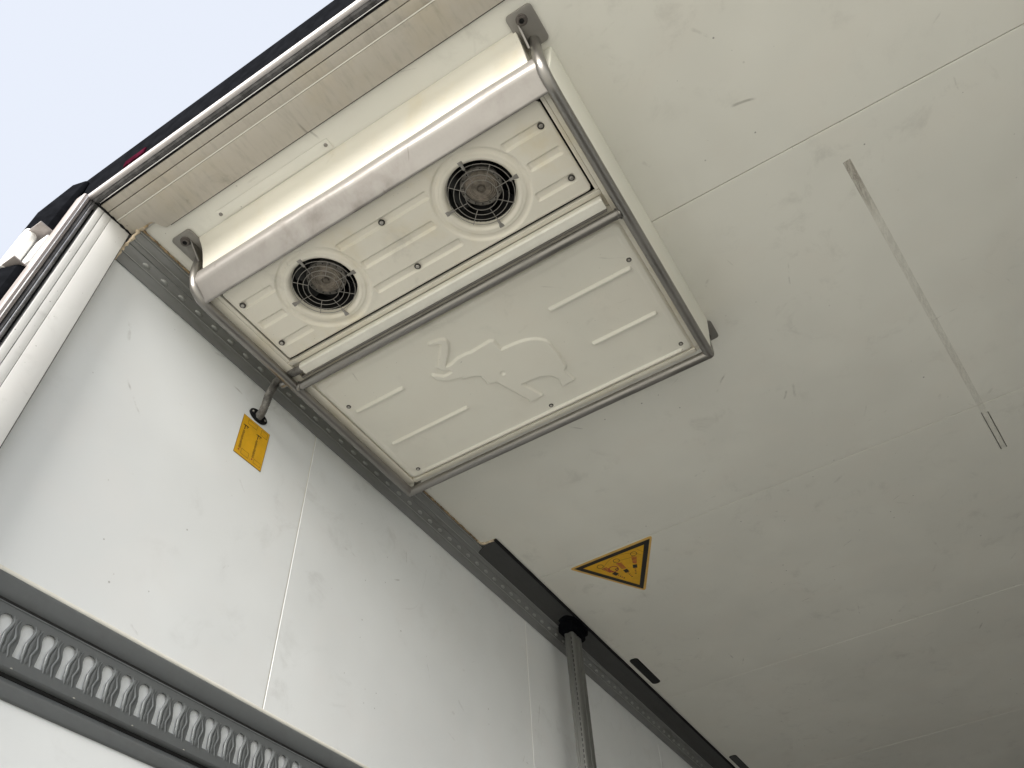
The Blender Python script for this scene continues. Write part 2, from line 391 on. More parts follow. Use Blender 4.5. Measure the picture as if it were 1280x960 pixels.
# ------------------------------------------------------------------ rear door frame
fr = thing('rear_frame', 'rear door frame of the trailer with dirty beige header and white left post', 'door frame', (0.38, 1.36, ZF))
YJ, ZH = 1.361, 1.885
MB().box(0.335, 0.486, YR-0.1, YW+0.06, 1.9015, 2.03).build('header_core', 'outside', fr)
def hstrip(x0, x1, z0, mat, name, bevel=0.0015, z1=1.897, y1=YJ):
    return MB().box(x0, x1, YR-0.1, y1, z0, z1).build(name, mat, fr, bevel=bevel)
hstrip(0.3515, 0.3738, ZH, 'header', 'header_strip')
hstrip(0.3756, 0.4015, ZH, 'header', 'header_strip')
MB().tube([(0.4032, YR, ZH+0.0012), (0.4032, YJ, ZH+0.0012)], 0.0017, 8).build('header_ridge', 'white', fr)
pts = [(0.4050, YR-0.1), (0.4855, YR-0.1), (0.4855, 1.2660)]
for k in range(7): t = k/6; pts.append((0.4855-0.0335*(3*t*t-2*t**3), 1.2660+0.026*t))   # the jog at the notch
pts += [(0.452, 1.335), (0.452, YJ), (0.4050, YJ)]
MB().prism(pts, 'z', ZH, 1.897).build('header_strip', 'header', fr, bevel=0.003)
MB().box(0.4858, 0.4900, YR-0.1, 1.2600, 1.8962, 1.8999).build('step_gap_shade', 'washer', fr)  # dark strip painting the shadowed gap at the header step
m = MB(); m.prism([(0.3150, 1.903), (0.3152, 1.8895), (0.3168, 1.8862), (0.3195, 1.8843), (0.3240, 1.8836), (0.3270, 1.8840), (0.3278, 1.8862), (0.3278, 1.903)], 'y', YR-0.1, 1.392)
m.build('steel_edge', 'silver', fr, ang=60)
m = MB(); prof = []
NR = 260; y0, y1 = YR-0.1, 1.360                             # ribbed grey seal
for i in range(NR+1): prof.append((y0+(y1-y0)*i/NR, 1.8858+0.0009*math.sin(i*2.9)+0.0007*math.sin(i*1.13)))
A = [m.v(0.3276, a, z) for a, z in prof]; B = [m.v(0.3335, a, z-0.0035) for a, z in prof]; Cc = [m.v(0.3420, a, z) for a, z in prof]
for L1, L2 in ((A, B), (B, Cc)):
    for i in range(NR): m.face((L1[i], L2[i], L2[i+1], L1[i+1]))
m.build('rubber_seal', 'seal', fr, recalc=False)
MB().tube([(0.3440, YR-0.1, 1.8835), (0.3440, 1.352, 1.8835)], 0.0013, 8).build('bright_lip', 'chrome', fr)
MB().box(0.3260, 0.3512, YR-0.1, 1.3605, 1.8895, 1.8975).build('seal_channel', 'rubber', fr)
# black roof-edge cover with the red marker lamp
prof = [(0.3155, 1.893), (0.3105, 1.960), (0.3080, 2.028), (0.3095, 2.038), (0.3140, 2.042), (0.332, 2.044), (0.332, 1.905), (0.322, 1.893)]
MB().prism(prof, 'y', YR-0.1, 1.462).build('roof_edge_cover', 'black', fr, bevel=0.003)
m = MB(); m.prism([(0.3085, 1.930), (0.3108, 1.903), (0.3200, 1.903), (0.3200, 1.930)], 'y', 1.165, 1.240)
m.build('marker_lamp', 'marker', fr, bevel=0.003)
# left post of the frame
def jstrip(x0, x1, y0, mat, name, bevel=0.0015, y1=1.392, z1=1.8835): return MB().box(x0, x1, y0, y1, ZF-0.14, z1).build(name, mat, fr, bevel=bevel)
MB().box(0.330, 0.455, 1.393, YW+0.06, ZF-0.14, ZC+0.11).build('post_core', 'outside', fr)
jstrip(0.3500, 0.3655, YJ, 'jamb', 'post_strip', 0.0007); jstrip(0.3669, 0.3882, YJ+0.0006, 'jamb', 'post_strip', 0.0007); jstrip(0.3893, 0.4465, YJ+0.0003, 'jamb', 'post_strip', 0.0012)
m = MB(); m.prism([(0.3060, 1.395), (0.3060, 1.366), (0.3085, 1.3615), (0.3225, 1.3615), (0.3245, 1.366), (0.3245, 1.395)], 'z', ZF-0.14, 1.888)
m.build('steel_edge', 'jambsteel', fr, bevel=0.001)
MB().tube([(0.3160, 1.3612, ZF), (0.3160, 1.3612, 1.884)], 0.0012, 8).build('bright_lip', 'chrome', fr)
m = MB(); A = []
for z0, z1 in ((ZF-0.14, 1.886),):
    m.prism([(0.3250, 1.386), (0.3262, 1.3665), (0.3300, 1.3630), (0.3335, 1.3665), (0.3370, 1.3630), (0.3415, 1.3645), (0.3430, 1.386)], 'z', z0, z1)
m.build('rubber_seal', 'seal', fr, bevel=0.0008)
MB().tube([(0.3345, 1.3652, ZF), (0.3345, 1.3652, 1.88)], 0.0011, 8).build('bright_lip', 'chrome', fr)
MB().box(0.3262, 0.3502, 1.3840, 1.3920, ZF-0.14, 1.886).build('seal_channel', 'rubber', fr)
ragged([(0.338, 1.3605, 1.8842), (0.385, 1.3605, 1.8842), (0.4500, 1.3605, 1.8842)], 0.0034, 0.0008, 'rubber', 'corner_seal', fr)
ragged([(0.4575, 1.398, 1.812), (0.4560, 1.377, 1.842), (0.4550, 1.352, 1.868), (0.4535, 1.334, 1.889), (0.4520, 1.315, 1.892), (0.4515, 1.292, 1.894), (0.456, 1.283, 1.8965), (0.472, 1.277, 1.8975)], 0.0058, 0.0016, 'bead_seal', 'sealant', fr)
ragged([(0.4535, 1.318, 1.8925), (0.4515, 1.292, 1.8945), (0.4560, 1.284, 1.8965)], 0.0062, 0.0014, 'foam', 'raw_edge', fr)

MB().box(0.4467, 0.4481, 1.3622, 1.3990, ZF, 1.808).build('edge_sealant', 'washer', fr)
# hinge line outside the post: black covers and a pale hinge knuckle between them
hg = thing('door_hinge', 'black and pale door hinge on the outside of the left door post', 'hinge', (0.29, 1.43, 1.55))
def cover(z0, z1, chamfer):
    pts = [(1.385, 1.0*z0), (1.482, z0+0.0)]
    m = MB(); low = z0; top = z1
    sec = [(0.3060, 1.398), (0.2915, 1.402), (0.2700, 1.462), (0.2740, 1.474), (0.2900, 1.478), (0.3150, 1.470), (0.3150, 1.398)]
    n = len(sec); A = [m.v(x, y, low) for x, y in sec]; mid = top-chamfer
    Bv = [m.v(x, y, mid) for x, y in sec]; Tv = [m.v(0.3060+(x-0.3060)*0.45, 1.400+(y-1.400)*0.62, top) for x, y in sec]
    m.face(A[::-1]); m.face(Tv)
    for L1, L2 in ((A, Bv), (Bv, Tv)):
        for i in range(n): m.face((L1[i], L1[(i+1) % n], L2[(i+1) % n], L2[i]))
    return m.build('hinge_cover', 'black', hg, bevel=0.004)
cover(1.735, 1.985, 0.155); cover(1.10, 1.578, 0.006)
MB().tube([(0.2860, 1.452, 1.575), (0.2860, 1.452, 1.738)], 0.0165, 20).build('hinge_knuckle', 'jamb', hg)
MB().box(0.303, 0.318, 1.398, 1.475, 1.60, 1.715).build('hinge_leaf', 'jamb', hg, bevel=0.003)
for z in (1.7310, 1.5790):
    MB().box(0.2740, 0.3140, 1.396, 1.466, z-0.0022, z+0.0022).build('hinge_tab', 'jambsteel', hg, bevel=0.0012)

# ------------------------------------------------------------------ ceiling corner rail with punched hooks
P0, P1 = Vector((1.3985, 1.812)), Vector((1.3345, 1.8955))
tv = (P1-P0); nv = Vector((-tv.y, tv.x)).normalized()
if nv.x > 0: nv = -nv
def rp(t, h): q = P0+tv*t+nv*h; return (q.x, q.y)
rail = thing('corner_rail', 'grey slanted aluminium rail with a row of hooks along the wall and ceiling corner', 'rail', (0.46, 1.37, 1.85))
prof = [rp(*q) for q in ((0, 0), (0.01, .004), (.245, .004), (.262, .0062), (.285, .0062), (.30, .0015), (.53, .0015), (.545, .0055), (.57, .0045), (.66, .0040), (.672, .0064), (.70, .0064), (.712, .0035), (.90, .0035), (.912, .0062), (.94, .0062), (.955, .003), (1.0, 0))]
prof += [rp(1.0, -.004), rp(0, -.004)]
MB().prism(prof, 'x', 0.457, XF).build('rail_profile', 'rail', rail, ang=20)
hx = 1.943                                                      # punched tongues: curved lips lifted from the rail
def hook_mesh():
    m = MB(); nu, nvv = 8, 5
    rows = []
    for i in range(nu+1):
        a = i/nu; row = []
        for j in range(nvv+1):
            b = j/nvv; u = (a-0.5)*0.023; tt = .365+.028*math.cos(math.pi*(a-0.5))*-1+.110*b*(0.45+0.55*math.sin(math.pi*a))+0.05*(a-0.5)
            h = .0015+.0060*math.sin(math.pi*min(1, b*0.9))*math.sin(math.pi*a)**0.6
            y, z = rp(tt+0.02*math.cos(a*3.0), h); row.append(m.v(hx+u, y, z))
        rows.append(row)
    for A, B in zip(rows, rows[1:]):
        for j in range(nvv): m.face((A[j], B[j], B[j+1], A[j+1]))
    return m
for t in (.2735, .686, .926):
    y, z = rp(t, .0066); MB().tube([(0.459, y, z), (XF, y, z)], 0.0011, 6).build('ridge', 'hook', rail)
h0 = hook_mesh().build('hook', 'hook', rail, ang=60, recalc=False)
for k in range(-23, 90):
    if k: again(h0, (0.0615*k, 0, 0))
# darker cable duct that starts at the cut-out
dk = thing('cable_duct', 'dark concave cable duct with a black lip along the ceiling edge beyond the cut-out', 'cable duct', (2.1, 1.31, 1.88))
dp = [(1.3535, 1.8655), (1.3440, 1.8740), (1.3310, 1.8815), (1.3150, 1.8880), (1.2980, 1.8930), (1.2765, 1.8965)]
MB().sheet(dp, 'x', 2.104, XF, -0.003).build('duct_profile', 'duct', dk, ang=60)
MB().prism([(1.2775, 1.8985), (1.2775, 1.8925), (1.2690, 1.8935), (1.2670, 1.8985)], 'x', 2.099, XF).build('black_lip', 'rubber', dk, bevel=0.001)

# ------------------------------------------------------------------ upright post
po = thing('load_post', 'dark grey aluminium upright with a black head, standing in front of the wall', 'post', (2.786, 1.315, ZF))
sec = [(2.744, 1.335), (2.744, 1.3240), (2.7465, 1.3225), (2.7465, 1.3120), (2.744, 1.3105), (2.744, 1.3020), (2.7500, 1.2960), (2.7800, 1.2960), (2.7815, 1.2985), (2.7910, 1.2985), (2.7925, 1.2960), (2.8235, 1.2960), (2.8290, 1.3020), (2.8290, 1.335)]
MB().prism(sec, 'z', ZF, 1.86).build('upright', 'post', po, bevel=0.0008, seg=1, ang=25)
MB().box(2.750, 2.823, 1.336, 1.392, 0.76, 0.85).build('wall_bracket', 'post', po, bevel=0.002)
sl_ = MB().box(2.7434, 2.7455, 1.3030, 1.3068, 1.800, 1.812).build('slot', 'dark', po)  # black boxes stand in for the shade inside the punched openings
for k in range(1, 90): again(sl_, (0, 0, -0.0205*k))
capp = [(2.722, 1.350), (2.720, 1.300), (2.730, 1.286), (2.776, 1.280), (2.780, 1.285), (2.800, 1.285), (2.804, 1.280), (2.842, 1.284), (2.852, 1.298), (2.852, 1.350)]
MB().prism(capp, 'z', 1.836, 1.8900).build('head_cap', 'black', po, bevel=0.005)
MB().prism([(2.700, 1.345), (2.700, 1.300), (2.735, 1.276), (2.780, 1.270), (2.850, 1.272), (2.885, 1.290), (2.885, 1.345)], 'z', 1.878, 1.8945).build('head_flange', 'black', po, bevel=0.005)

# ------------------------------------------------------------------ cargo track on the wall with keyhole slots
tr = thing('cargo_track', 'dark grey horizontal cargo track with a row of keyhole slots let into the wall', 'cargo track', (0.46, 1.40, 0.8))
XT0, XT1 = 0.462, 4.5
up = [(1.4055, 0.8690), (1.4035, 0.8712), (1.3995, 0.8755), (1.3965, 0.8830), (1.3950, 0.8930), (1.3950, 0.9060), (1.3962, 0.9105), (1.3985, 0.9118)]
MB().sheet(up, 'x', XT0, XF, -0.0025).build('upper_flange', 'track', tr, ang=60)
lo = [(1.3985, 0.7050), (1.3962, 0.7062), (1.3950, 0.7100), (1.3950, 0.7290), (1.3962, 0.7322), (1.4000, 0.7360), (1.4040, 0.7430)]
MB().sheet(lo, 'x', XT0, XF, -0.0025).build('lower_flange', 'track', tr, ang=60)
PITCH, XS0 = 0.0445, 0.6600
YP = 1.3945
hole = [(-.0080, .8395), (-.0025, .8430), (.0055, .8430), (.0112, .8395), (.0128, .8325), (.0112, .8245), (.0080, .8140), (.0070, .8030), (.0076, .7900), (.0085, .7800), (.0078, .7765), (-.0072, .7765), (-.0080, .7800), (-.0074, .7900), (-.0070, .8030), (-.0085, .8140), (-.0118, .8245), (-.0122, .8330)]
def cell(m, xc):
    z0, z1, hw = 0.7560, 0.8575, PITCH/2; n = len(hole); cz = 0.81
    outer = []
    for dx, z in hole:                                          # push each hole point out to the cell rectangle
        a = dx; b = z-cz; k = min(hw/abs(a) if a else 9e9, ((z1-cz) if b > 0 else (cz-z0))/abs(b) if b else 9e9); outer.append((a*k, cz+b*k))
    corners = [(hw, z1), (hw, z0), (-hw, z0), (-hw, z1)]
    ang = lambda p: math.atan2(p[1]-cz, p[0])
    loop = sorted([(ang(p), 0, p, i) for i, p in enumerate(outer)] + [(ang(p), 1, p, -1) for p in corners], reverse=True)
    vo = {}; vh = [m.v(xc+dx, YP, z) for dx, z in hole]; vb = [m.v(xc+dx, YP+0.004, z) for dx, z in hole]
    seq = [(m.v(xc+p[0], YP, p[1]), i) for _, _, p, i in loop]
    k0 = next(k for k, q in enumerate(seq) if q[1] >= 0); seq = seq[k0:]+seq[:k0]; seq.append(seq[0])
    cur = [seq[0][0]]; last = seq[0][1]
    for v, i in seq[1:]:
        cur.append(v)
        if i >= 0: m.face(cur+[vh[i], vh[last]] if i != last else cur); cur = [v]; last = i
    for i in range(n): m.face((vh[i], vh[(i+1) % n], vb[(i+1) % n], vb[i]))
m = MB(); k0 = -4; NK = 84
for k in range(k0, k0+NK): cell(m, XS0+PITCH*k)
bmesh.ops.remove_doubles(m.bm, verts=m.bm.verts, dist=1e-5)
xa, xb = XS0+PITCH*(k0-.5), XS0+PITCH*(k0+NK-.5)
pl = m.build('slotted_plate', 'track', tr, recalc=True)
MB().box(XT0, XF, 1.4015, 1.4075, 0.8580, 0.8700).build('groove_shade', 'dark', tr); MB().box(XT0, XF, 1.4035, 1.4095, 0.7440, 0.7560).build('groove_shade', 'dark', tr)  # near-black boxes paint the shade deep between flanges and plate
MB().sheet([(1.3998, 0.9118), (1.3982, 0.9128), (1.3980, 0.9190), (1.3998, 0.9215)], 'x', XT0, XF, -0.0015).build('reflection_strip', 'white', tr, ang=60)  # strip added to stand for the bright reflection along the wall's lower edge
# rounded top and bottom edges of the plate
MB().sheet([(1.4045, 0.8600), (1.3985, 0.8605), (1.3955, 0.8595), (YP+0.0002, 0.8572)], 'x', xa, xb, -0.0015).build('plate_edge', 'bead', tr, ang=60)
MB().sheet([(YP+0.0002, 0.7562), (1.3955, 0.7535), (1.3985, 0.7520), (1.4055, 0.7515)], 'x', xa, xb, -0.0015).build('plate_edge', 'track', tr, ang=60)
def bead_mesh(xc):
    m = MB()
    for pts in ([(-.0165, .8440), (-.0205, .8330), (-.0205, .8250), (-.0150, .8120), (-.0150, .8060), (-.0190, .7940), (-.0190, .7880), (-.0150, .7760), (-.0155, .7715)],
                [(.0100, .8460), (.0152, .8380), (.0158, .8290), (.0112, .8130), (.0100, .8060), (.0110, .7920), (.0112, .7860), (.0128, .7760), (.0130, .7715)]):
        P = smooth([(xc+a, YP+0.0026, z) for a, z in pts], 4); nn = len(P)
        m.tube(P, 0.0042, 14, rf=lambda i: 0.55+0.45*math.sin(math.pi*min(1, max(0, i/(nn-1))))**0.5)
    return m
b0 = bead_mesh(XS0).build('bead', 'bead', tr, ang=60)
def web_mesh(xc):
    m = MB(); P = [(-.0005, .8420), (.0030, .8395), (.0022, .8320), (.0008, .8260), (.0052, .8090), (.0040, .8000), (.0010, .7920), (.0042, .7800), (.0, .7745), (-.0042, .7800), (-.0022, .7920), (-.0052, .8030), (-.0045, .8110), (-.0010, .8250), (-.0026, .8320), (-.0034, .8390)]
    m.prism([(xc+a, z) for a, z in P], 'y', YP-0.0011, YP+0.001); return m
w0 = web_mesh(XS0+PITCH/2-0.003).build('web_pad', 'track', tr, bevel=0.0006)
for k in range(k0, 40):
    if k: again(b0, (PITCH*k, 0, 0)); again(w0, (PITCH*k, 0, 0))
sc = MB().lathe((0.661, YP+0.0030, 0.7565), [(0, -0.004), (0.002, -0.0036), (0.0032, -0.0015), (0.0034, 0.002)], 'y', 12).build('screw', 'screw', tr)
for x in (0.791, 0.925, 1.056, 1.19, 1.32, 1.455, 1.59): again(sc, (x-0.661, 0, 0))

# ------------------------------------------------------------------ evaporator unit
ev = thing('evaporator', 'flat cream cooling evaporator with two fans and an elephant-embossed plate on the ceiling', 'evaporator', (1.06, 0.7376, ZC))
ZB = 1.762
m = MB()
for x0, x1, y0, y1 in ((0.640, 1.545, 0.2200, 0.2230), (0.640, 1.545, 1.2520, 1.2550), (0.640, 0.643, 0.2232, 1.2518), (1.542, 1.545, 0.2232, 1.2518)): m.box(x0, x1, y0, y1, ZB+0.0139, 1.897)
m.build('casing', 'cream', ev)
MB().box(0.6435, 1.5415, 0.2235, 1.2515, 1.8930, 1.8965).build('dark_top_sheet', 'dark', ev)  # near-black sheet inside the casing, just under the ceiling
MB().box(0.9600, 1.0470, 0.2405, 1.2355, ZB+0.0140, ZB+0.0170).build('casing_web', 'cream', ev)
rim = MB()
rim.box(0.640, 1.548, 0.2060, 0.2400, ZB, ZB+0.0138); rim.box(0.640, 1.548, 1.2360, 1.2690, ZB, ZB+0.0138)
rim.box(1.5365, 1.552, 0.2405, 1.2355, ZB, ZB+0.0138); rim.box(0.640, 0.6620, 0.2405, 1.2355, ZB+0.002, ZB+0.0138)
rim.prism([(0.9415, ZB+0.0128), (0.9430, ZB-0.001), (0.9580, ZB+0.004), (0.9590, ZB+0.0128)], 'y', 0.2405, 1.2355)
rim.box(0.9985, 1.0465, 0.2405, 1.2355, ZB+0.004, ZB+0.0138)
rim.box(0.6625, 0.9410, 0.2403, 0.2500, ZB+0.0005, ZB+0.0137); rim.box(0.6625, 0.9410, 1.2252, 1.2357, ZB+0.0005, ZB+0.0137)
rim.box(1.0470, 1.5362, 0.2403, 1.2357, ZB+0.0092, ZB+0.0137)
rim.build('casing_rim', 'cream', ev, bevel=0.0025)
# slanting right-hand side of the casing (white strip against the ceiling) and its far twin
m = MB(); A = [(0.634, 0.1845, 1.8985), (1.572, 0.1845, 1.8985), (1.566, 0.2050, 1.757), (0.660, 0.2050, 1.757)]
pr = [(0.1840, 1.8985), (0.1865, 1.880), (0.1925, 1.835), (0.2020, 1.775), (0.2050, 1.7625), (0.2200, 1.7625), (0.2200, 1.8985)]
m.prism(pr, 'x', 0.630, 1.572).build('side_cover', 'side', ev, bevel=0.006, seg=3)
m = MB(); m.prism([(2*0.7376-a, z) for a, z in pr], 'x', 0.630, 1.572).build('side_cover', 'side', ev, bevel=0.006, seg=3)
m = MB(); m.prism([(1.545, 1.8985), (1.568, 1.8985), (1.556, 1.7700), (1.545, 1.7700)], 'y', 0.221, 1.254).build('end_cover', 'side', ev, bevel=0.003)
# scooped front cover under the deflector bumper
fc = [(0.5560, 1.8985), (0.5600, 1.8930), (0.5680, 1.8840), (0.5770, 1.8700), (0.5850, 1.8520), (0.5920, 1.8320), (0.5980, 1.8120), (0.6045, 1.7990), (0.6390, 1.7950)]
body = fc + [(0.6390, 1.8985)]
MB().prism(body, 'y', 0.2370, 1.2290).build('front_cover', 'cover', ev, bevel=0.002, ang=50)

def sdf_box(px, py, cx, cy, hx, hy, r):
    qx, qy = abs(px-cx)-hx+r, abs(py-cy)-hy+r
    return math.hypot(max(qx, 0), max(qy, 0))+min(max(qx, qy), 0)-r
def sst(a, b, v):
    t = min(1, max(0, (v-a)/(b-a))); return t*t*(3-2*t)
FX, FYS = 0.802, (0.4905, 0.9847)
rows = [(0.7285, ((0.274, 0.384), (0.598, 0.877), (1.091, 1.203))), (0.8030, ((0.268, 0.358), (0.630, 0.855), (1.117, 1.207))), (0.8810, ((0.274, 0.382), (0.602, 0.875), (1.093, 1.203)))]
RIBS = [(x, (a+b)/2, 0.0125, (b-a)/2) for x, rs in rows for a, b in rs]
PX0, PX1, PY0, PY1 = 0.668, 0.9340, 0.2545, 1.2207
def p1_h(x, y):
    h = 0.0
    for cx, cy, hx_, hy_ in RIBS:
        if abs(x-cx) < 0.03 and abs(y-cy) < hy_+0.02: h = max(h, 0.0060*sst(0.0005, -0.0054, sdf_box(x, y, cx, cy, hx_, hy_, 0.006)))
    for fy in FYS:                                              # dished ring round each fan opening
        r = math.hypot(x-FX, y-fy)
        h += 0.0060*sst(0.1270, 0.1195, r) - 0.0036*sst(0.1130, 0.1070, r)
    e = min(x-PX0, PX1-x, y-PY0, PY1-y)
    return h+0.0035*(1-sst(0, 0.004, e))
def sheet_field(x0, x1, y0, y1, step, fn, keep, region, z):
    nx, ny = int(round((x1-x0)/step)), int(round((y1-y0)/step)); dx, dy = (x1-x0)/nx, (y1-y0)/ny
    H = [[fn(x0+i*dx, y0+j*dy) for j in range(ny+1)] for i in range(nx+1)]
    out = {}
    for i in range(nx):
        for j in range(ny):
            cx, cy = x0+(i+.5)*dx, y0+(j+.5)*dy
            if not keep(cx, cy): continue
            rg = region(cx, cy)
            if rg not in out: out[rg] = (MB(), {})
            m, vs = out[rg]; q = []
            for a, b in ((i, j), (i, j+1), (i+1, j+1), (i+1, j)):
                if (a, b) not in vs: vs[(a, b)] = m.v(x0+a*dx, y0+b*dy, z+H[a][b])
                q.append(vs[(a, b)])
            m.face(q)
    return {k: v[0] for k, v in out.items()}
def p1_keep(x, y):
    if any(math.hypot(x-FX, y-fy) < 0.0965 for fy in FYS): return False
    return sdf_box(x, y, (PX0+PX1)/2, (PY0+PY1)/2, (PX1-PX0)/2, (PY1-PY0)/2, 0.016) < 0
def p1_reg(x, y):
    for i, (cx, cy, hx_, hy_) in enumerate(RIBS):
        if sdf_box(x, y, cx, cy, hx_, hy_, 0.006) < 0.0012 and all(math.hypot(x-FX, y-fy) > 0.1285 for fy in FYS): return i+1
    return 0
parts = sheet_field(PX0, PX1, PY0, PY1, 0.0021, p1_h, p1_keep, p1_reg, ZB)
fp = parts.pop(0).build('fan_plate', 'cream', ev, ang=80, recalc=False)
for k in sorted(parts): parts[k].build('rib', 'cream', fp, ang=80, recalc=False)
edge = MB(); ep = rrect(PX0, PX1, PY0, PY1, 0.016); en = off2(ep+ep[:1], 0.0)[:-1]
A = [edge.v(a, b, ZB+0.0030) for a, b in ep]; B = [edge.v(a, b, ZB+0.0135) for a, b in ep]
for i in range(len(ep)): edge.face((A[i], B[i], B[(i+1) % len(ep)], A[(i+1) % len(ep)]))
edge.build('plate_lip_shade', 'washer', fp)  # lip coloured dark for the shade in the gap round the plate

def screw(parent, x, y, z, R=0.0082):
    w = MB().lathe((x, y, z), [(R*0.55, -0.0022), (R*0.86, -0.0019), (R, -0.0006), (R, 0.001)], 'z', 20).build('washer', 'washer', parent)
    MB().lathe((x, y, z), [(0, -0.0022), (R*0.14, -0.0022), (R*0.20, -0.0036), (R*0.48, -0.0034), (R*0.60, -0.0020), (R*0.60, 0.0005)], 'z', 16).build('screw', 'screw', parent)
for x, y in ((0.728, 0.2800), (0.729, 0.7380), (0.727, 1.1980), (0.880, 0.2835), (0.881, 0.7390), (0.878, 1.1990)): screw(fp, x, y, ZB+0.0010, 0.0086)

# fans
for fy in FYS:
    c = (FX, fy, ZB)
    fan = MB().lathe(c, [(0.1030, 0.0022), (0.1000, 0.0012), (0.0965, 0.0016), (0.0925, 0.0040), (0.0890, 0.0080), (0.0868, 0.0140), (0.0850, 0.0240)], 'z', 72).build('fan', 'cream', ev, ang=60, recalc=False)
    MB().lathe(c, [(0.0852, 0.0230), (0.0850, 0.0400), (0.0850, 0.1250), (0.0, 0.1250)], 'z', 48).build('shroud', 'dark', fan, ang=60, recalc=False)
    bl = MB()
    for k in range(7):
        a0 = 2*math.pi*k/7+0.3; R_ = []
        for i in range(6):
            r = 0.046+0.038*i/5; a = a0+0.25*i/5; hw = 0.24+0.08*i/5
            R_.append([bl.v(FX+r*math.cos(a+s*hw), fy+r*math.sin(a+s*hw), ZB+0.074+0.016*s) for s in (-1, -.5, 0, .5, 1)])
        for A, B in zip(R_, R_[1:]):
            for j in range(4): bl.face((A[j], A[j+1], B[j+1], B[j]))
    bl.build('blades', 'fan', fan, recalc=False)
    c = (FX+0.002, fy+0.001, ZB+0.012)
    MB().lathe(c, [(0.0530, 0.052), (0.0530, 0.0405), (0.0510, 0.0395), (0.0440, 0.0395), (0.0425, 0.0415)], 'z', 48).build('motor_rim', 'rim', fan)
    hp = [(0.0430, 0.0420), (0.0415, 0.0375), (0.0395, 0.0360), (0.0375, 0.0368), (0.0350, 0.0345), (0.0325, 0.0352), (0.0295, 0.0330), (0.0270, 0.0338), (0.0240, 0.0318), (0.0215, 0.0326), (0.0180, 0.0305), (0.0150, 0.0312), (0.0120, 0.0300), (0.0100, 0.0345), (0.0075, 0.0345), (0.0065, 0.0295), (0.0030, 0.0285), (0, 0.0285)]
    MB().lathe(c, hp, 'z', 48).build('motor_hub', 'hub', fan, ang=50)
    hl = MB()
    for k in range(16):
        a = 2*math.pi*k/16+0.1; hl.lathe((c[0]+0.0475*math.cos(a), c[1]+0.0475*math.sin(a), c[2]), [(0, 0.0388), (0.0020, 0.0388), (0.0022, 0.0400)], 'z', 8)
    hl.build('rim_hole_shade', 'dark', fan)  # dark discs stand in for shade inside the holes of the rim
    gr = MB()
    for R_ in (0.0815, 0.0675, 0.0535, 0.0400): gr.ring((FX, fy, ZB+0.0045-(0.0815-R_)*0.05), R_, 0.00095, 56, 6)
    for k in range(8):
        a = math.pi*k/4+0.03
        gr.tube([(FX+r*math.cos(a), fy+r*math.sin(a), ZB+0.0030-(0.0815-r)*0.05) for r in (0.0395, 0.062, 0.0840)], 0.0009, 6)
    gr.build('grille', 'wire', fan)
    for k in range(4):
        a = math.pi*k/2+0.03+ (0 if k % 2 else 0)
        ca, sa = math.cos(a), math.sin(a); tb = MB()
        q = lambda r, w, z: (FX+r*ca-w*sa, fy+r*sa+w*ca, ZB+z)
        outl = [(0.0780, -.0035), (0.0900, -.0035), (0.0960, -.0062), (0.1015, -.0062), (0.1015, .0062), (0.0960, .0062), (0.0900, .0035), (0.0780, .0035)]
        A = [tb.v(*q(r, w_, 0.0005)) for r, w_ in outl]; B = [tb.v(*q(r, w_, 0.0022)) for r, w_ in outl]
        tb.face(A); tb.face(B[::-1])
        for i in range(8): tb.face((A[i], B[i], B[(i+1) % 8], A[(i+1) % 8]))
        tb.build('grille_clip', 'wire', fan, bevel=0.0005)

# access plate with pressed ribs and the elephant emblem
QX0, QX1, QY0, QY1 = 1.0490, 1.5345, 0.2415, 1.2340
def p2_h(x, y):
    d = sdf_box(x, y, (QX0+QX1)/2+0.002, (QY0+QY1)/2, (QX1-QX0)/2-0.021, (QY1-QY0)/2-0.022, 0.02)
    h = 0.0016*sst(0.0, -0.006, d) + 0.0012*sst(0.0035, 0.0, abs(d+0.001))
    e = -sdf_box(x, y, (QX0+QX1)/2, (QY0+QY1)/2, (QX1-QX0)/2, (QY1-QY0)/2, 0.02)
    return h+0.006*(1-sst(0, 0.007, e))
pp = sheet_field(QX0, QX1, QY0, QY1, 0.0033, p2_h, lambda x, y: sdf_box(x, y, (QX0+QX1)/2, (QY0+QY1)/2, (QX1-QX0)/2, (QY1-QY0)/2, 0.02) < 0.0012, lambda x, y: 0, ZB-0.0005)
ap = pp[0].build('access_plate', 'plate', ev, ang=80, recalc=False)
ZP = ZB+0.0011
def rib2(x, y0, y1, hw=0.0082, h=0.0080):
    m = MB(); lv = [(0.0, 0.0), (0.18, 0.10), (0.78, 0.88), (1.0, 1.0)]
    rings = []
    for ins, hh in lv:
        d = ins*0.0060; pts = rrect(x-hw+d, x+hw-d, y0+d, y1-d, max(0.0012, 0.0045-d*0.6), 3); rings.append([m.v(a, b, ZP+0.0003-h*hh) for a, b in pts])
    for A, B in zip(rings, rings[1:]):
        for i in range(len(A)): m.face((A[i], A[(i+1) % len(A)], B[(i+1) % len(A)], B[i]))
    m.face(rings[-1]); return m.build('rib', 'plate', ap, ang=70)
for x, a, b in ((1.190, 0.273, 0.525), (1.361, 0.278, 0.481), (1.197, 1.018, 1.195), (1.3665, 0.904, 1.189)): rib2(x, a, b)
rib2(1.5205, 0.270, 1.186, 0.0074, 0.0075)
for x, y in ((1.168, 1.200), (1.503, 1.190), (1.501, 0.695), (1.165, 0.269), (1.500, 0.268)): screw(ap, x, y, ZP-0.0002, 0.0070)
